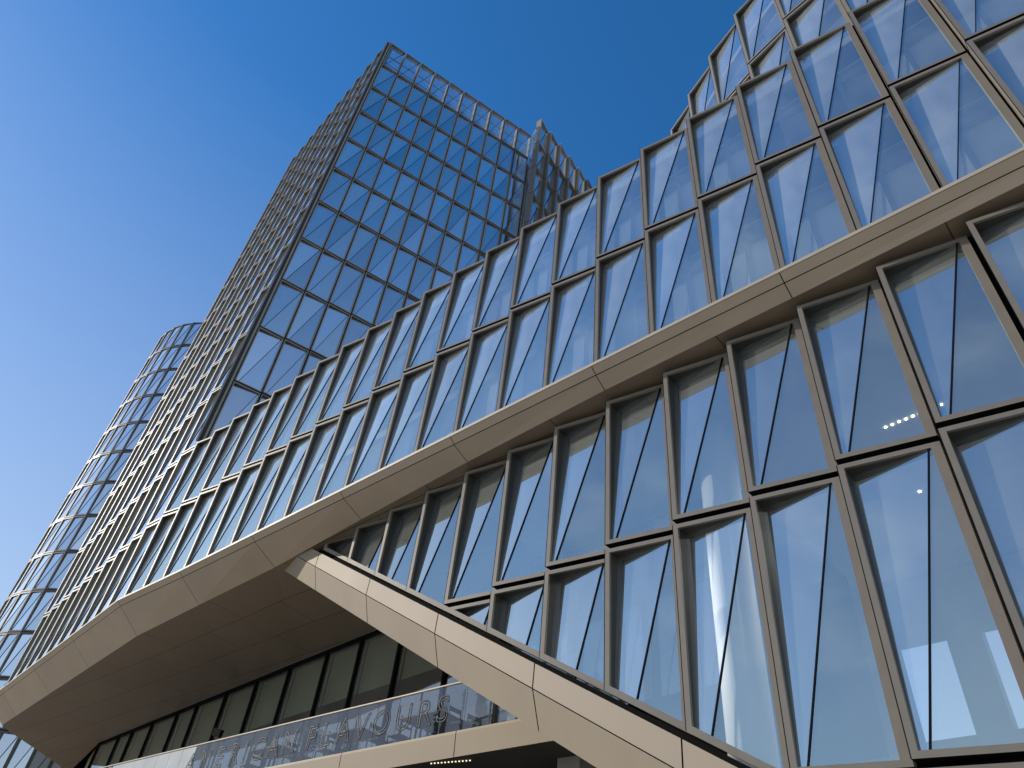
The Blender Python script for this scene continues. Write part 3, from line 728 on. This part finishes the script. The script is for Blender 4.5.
# glazing behind the balcony
gz = thing('balcony_glazing', 'dark glazed wall with lowered green-grey blinds at the back of the balcony', 'window wall', (*gl(10), ZB))
TT = [-14, -11.6, -9.2, -6.8, -4.6, -2.2, 0, 2.0, 4.4, 6.73, 9.13, 11.61, 13.41, 15.89, 18.05, 19.64, 22.12]
for a, b in zip(TT, TT[1:]):
    p = MB(); p.poly([(*gl(a+.1), ZB), (*gl(b-.1), ZB), (*gl(b-.1), ZS-.12), (*gl(a+.1), ZS-.12)]); p.build('glass_pane', M['pglass'] if 'pglass' in M else M['clear'], gz)
    p = MB(); p.poly([(*gl(a+.05, .22), 8.05+EY), (*gl(b-.05, .22), 8.05+EY), (*gl(b-.05, .22), ZS-.1), (*gl(a+.05, .22), ZS-.1)]); p.build('blind', M['gblind'], gz)
for a in TT:
    p = MB(); p.bar((*gl(a, .02), ZB), (*gl(a, .02), ZS-.1), .11, .18, up=(GN[0], GN[1], 0)); p.build('mullion', M['black'], gz)
p = MB(); p.bar((*gl(-14), ZS-.07), (*gl(22.2), ZS-.07), .14, .12); p.bar((*gl(-14), ZB+.05), (*gl(22.2), ZB+.05), .14, .1); p.build('head_frame', M['black'], gz)
p = MB(); p.bar((*gl(-14, -.12), ZS-.02), (*gl(22.2, -.12), ZS-.02), .04, .03); p.build('ceiling_trim', M['steel'], gz)
p = MB(); p.poly([(*gl(-14, 5), ZB), (*gl(22.2, 5), ZB), (*gl(22.2, 5), ZS), (*gl(-14, 5), ZS)]); p.poly([(*gl(-14, .2), ZS-.02), (*gl(22.2, .2), ZS-.02), (*gl(22.2, 5), ZS-.02), (*gl(-14, 5), ZS-.02)]); p.poly([(*gl(-14, .2), ZB), (*gl(22.2, .2), ZB), (*gl(22.2, 5), ZB), (*gl(-14, 5), ZB)]); p.build('dark_room', M['dark'], gz)
# ground floor below the balcony
sf = thing('ground_floor_glazing', 'dark ground floor shopfront in shade under the balcony', 'shopfront', (*bal(3, 2.2), 0))
p = MB(); p.poly([(*bal(-9, 2.2), 0), (*bal(16, 2.2), 0), (*bal(16, 2.2), ZSB-.004), (*bal(-9, 2.2), ZSB-.004)]); p.build('glass_wall', glass('shop_glass', .08, (.8, .8, .8), (.3, .3, .3), 0), sf)
p = MB()
for i in range(11): p.bar((*bal(-9+2.4*i, 2.15), 0), (*bal(-9+2.4*i, 2.15), ZSB-.004), .1, .15)
p.bar((*bal(-9, 2.15), ZSB-.17), (*bal(16, 2.15), ZSB-.17), .2, .3); p.build('mullion_grid', M['black'], sf)
p = MB(); p.poly([(*bal(-9, 6), 0), (*bal(16, 6), 0), (*bal(16, 6), ZSB-.004), (*bal(-9, 6), ZSB-.004)]); p.build('back_wall', M['dark'], sf)
p = MB(); p.prism([bal(-7.9, 1.0), bal(-7.3, 1.0), bal(-7.3, 1.6), bal(-7.9, 1.6)], 0, ZSB-.004); p.build('pier', M['slab'], sf)

# things on the balcony
def table(p, rz, lab):
    t = thing('dining_table', lab, 'table', (*p, ZB), 'tables on the balcony'); c, s = math.cos(rz), math.sin(rz)
    def q(x, y): return (p[0]+x*c-y*s, p[1]+x*s+y*c)
    a = MB(); a.prism([q(-.75, -.42), q(.75, -.42), q(.75, .42), q(-.75, .42)], ZB+.71, ZB+.75); a.build('tabletop', M['wood'], t)
    for x, y in ((-.68, -.35), (.68, -.35), (.68, .35), (-.68, .35)):
        l = MB(); l.bar((*q(x, y), ZB), (*q(x, y), ZB+.71), .05, .05); l.build('leg', M['black'], t)
def chair(p, rz, lab):
    t = thing('chair', lab, 'chair', (*p, ZB), 'chairs on the balcony'); c, s = math.cos(rz), math.sin(rz)
    def q(x, y): return (p[0]+x*c-y*s, p[1]+x*s+y*c)
    a = MB(); a.prism([q(-.22, -.22), q(.22, -.22), q(.22, .22), q(-.22, .22)], ZB+.43, ZB+.46); a.build('seat', M['wood'], t)
    a = MB(); a.bar((*q(-.2, .22), ZB+.83), (*q(.2, .22), ZB+.83), .03, .10); a.bar((*q(-.2, .22), ZB+.66), (*q(.2, .22), ZB+.66), .03, .05); a.build('backrest', M['black'], t)
    for x, y, h in ((-.2, -.2, .43), (.2, -.2, .43), (.2, .22, .9), (-.2, .22, .9)):
        l = MB(); l.bar((*q(x, y), ZB), (*q(x, y), ZB+h), .03, .03); l.build('leg', M['black'], t)
bz = math.atan2(BD[1], BD[0])
for i, (t, lab) in enumerate(((-3.3, 'brown table behind the last letters of the balustrade'), (-.3, 'brown table behind the middle letters of the balustrade'), (3.4, 'brown table beside the potted tree on the balcony'))):
    table(bal(t, .75), bz, lab)
    side = ('nearer the beam', 'farther from the beam')
    for j, dt in enumerate((-1.1, 1.1)):
        chair(bal(t+dt, .75), bz+(math.pi/2 if dt < 0 else -math.pi/2) + (math.pi if True else 0), 'chair at the %s, on its side %s' % (lab.split(' behind')[0].split(' beside')[0].replace('brown ', '') + (' by the last letters', ' by the middle letters', ' by the potted tree')[i], side[j]))
pt = thing('potted_tree', 'small round clipped tree in a pot behind the balustrade glass', 'plant', (*bal(2.0, .95), ZB))
p = bal(2.0, .95)
a = MB(); a.tube([(*p, ZB), (*p, ZB+.45)], [.2, .26], 16); a.build('pot', M['dark'], pt)
a = MB(); a.tube([(*p, ZB+.4), (*p, ZB+1.0)], .025, 8); a.build('trunk', M['bark'], pt)
a = MB(); rg = random.Random(3)
for i in range(700):
    d = Vector((rg.gauss(0, 1), rg.gauss(0, 1), rg.gauss(0, 1))).normalized(); r_ = .42*(rg.random()**.4)
    c = Vector((*p, ZB+1.0))+d*r_; n1 = Vector((rg.gauss(0, 1), rg.gauss(0, 1), rg.gauss(0, 1))).normalized()*.05; n2 = d.cross(n1).normalized()*.025
    a.poly([c-n1, c+n2, c+n1, c-n2])
a.build('crown', M['leaf'], pt)
fd = thing('floodlight', 'black rectangular floodlight on an arm above the balustrade', 'lamp', (*bal(6.0, .3), ZRAIL))
p = bal(6.0, .3); p2 = bal(6.55, .55)
a = MB(); a.bar((*p, ZRAIL+.05), (*p2, ZRAIL+.42), .05, .05); a.bar((*p, ZB), (*p, ZRAIL+.06), .05, .05); a.build('arm', M['black'], fd)
a = MB(); a.bar((*bal(6.45, .5), ZRAIL+.42), (*bal(6.95, .5), ZRAIL+.56), .12, .24); a.build('lamp_head', M['black'], fd)
a = MB(); a.bar((*bal(5.75, .25), ZRAIL+.06), (*bal(6.2, .25), ZRAIL+.1), .18, .06); a.build('bracket_plate', M['black'], fd)

# trees across the plaza (seen mirrored in the balustrade)
TX = [(-34.1, 17.8), (-33.6, 16.3), (-34.7, 19.6), (-33.2, 14.6)]
def tree(x, y, h, wd, lab, kind, seed):
    rg = random.Random(seed); t = thing('tree', lab, 'tree', (x, y, 0), 'trees across the plaza')
    a = MB(); a.tube([(x, y, 0), (x+.1, y, h*.35), (x, y+.1, h*.8)], [.28, .2, .06], 9); a.build('trunk', M['bark'], t)
    a = MB()
    for i in range(2600):
        z = rg.random()
        prof_ = (math.sin(math.pi*min(1, .12+z*.9))**.7) if kind == 'cone' else math.sqrt(max(0, 1-(2*z-1)**2))
        cl = .75+.35*math.sin(7*z+seed)*math.cos(5*z)
        ang = rg.random()*6.283; r_ = wd*prof_*cl*rg.random()**.5*(.8+.3*math.sin(3*ang+seed+9*z))
        c = Vector((x+r_*math.cos(ang), y+r_*math.sin(ang), h*(.18+.82*z)))
        s_ = .14+.14*rg.random(); n1 = Vector((rg.gauss(0, 1), rg.gauss(0, 1), rg.gauss(0, 1))).normalized()*s_; n2 = Vector((rg.gauss(0, 1), rg.gauss(0, 1), rg.gauss(0, 1))).normalized().cross(n1)*.6
        a.poly([c-n1, c+n2, c+n1, c-n2])
    a.build('crown', M['leaf'], t)
tree(*TX[0], 20.2, .62, 'slender dark cypress standing across the plaza', 'cone', 1)
tree(*TX[1], 22.5, .85, 'tallest dark cypress standing across the plaza', 'cone', 2)
tree(*TX[2], 18.6, 1.0, 'low round-headed tree left of the cypresses across the plaza', 'round', 3)
tree(*TX[3], 20.6, 1.1, 'broad round-headed tree right of the cypresses across the plaza', 'round', 4)
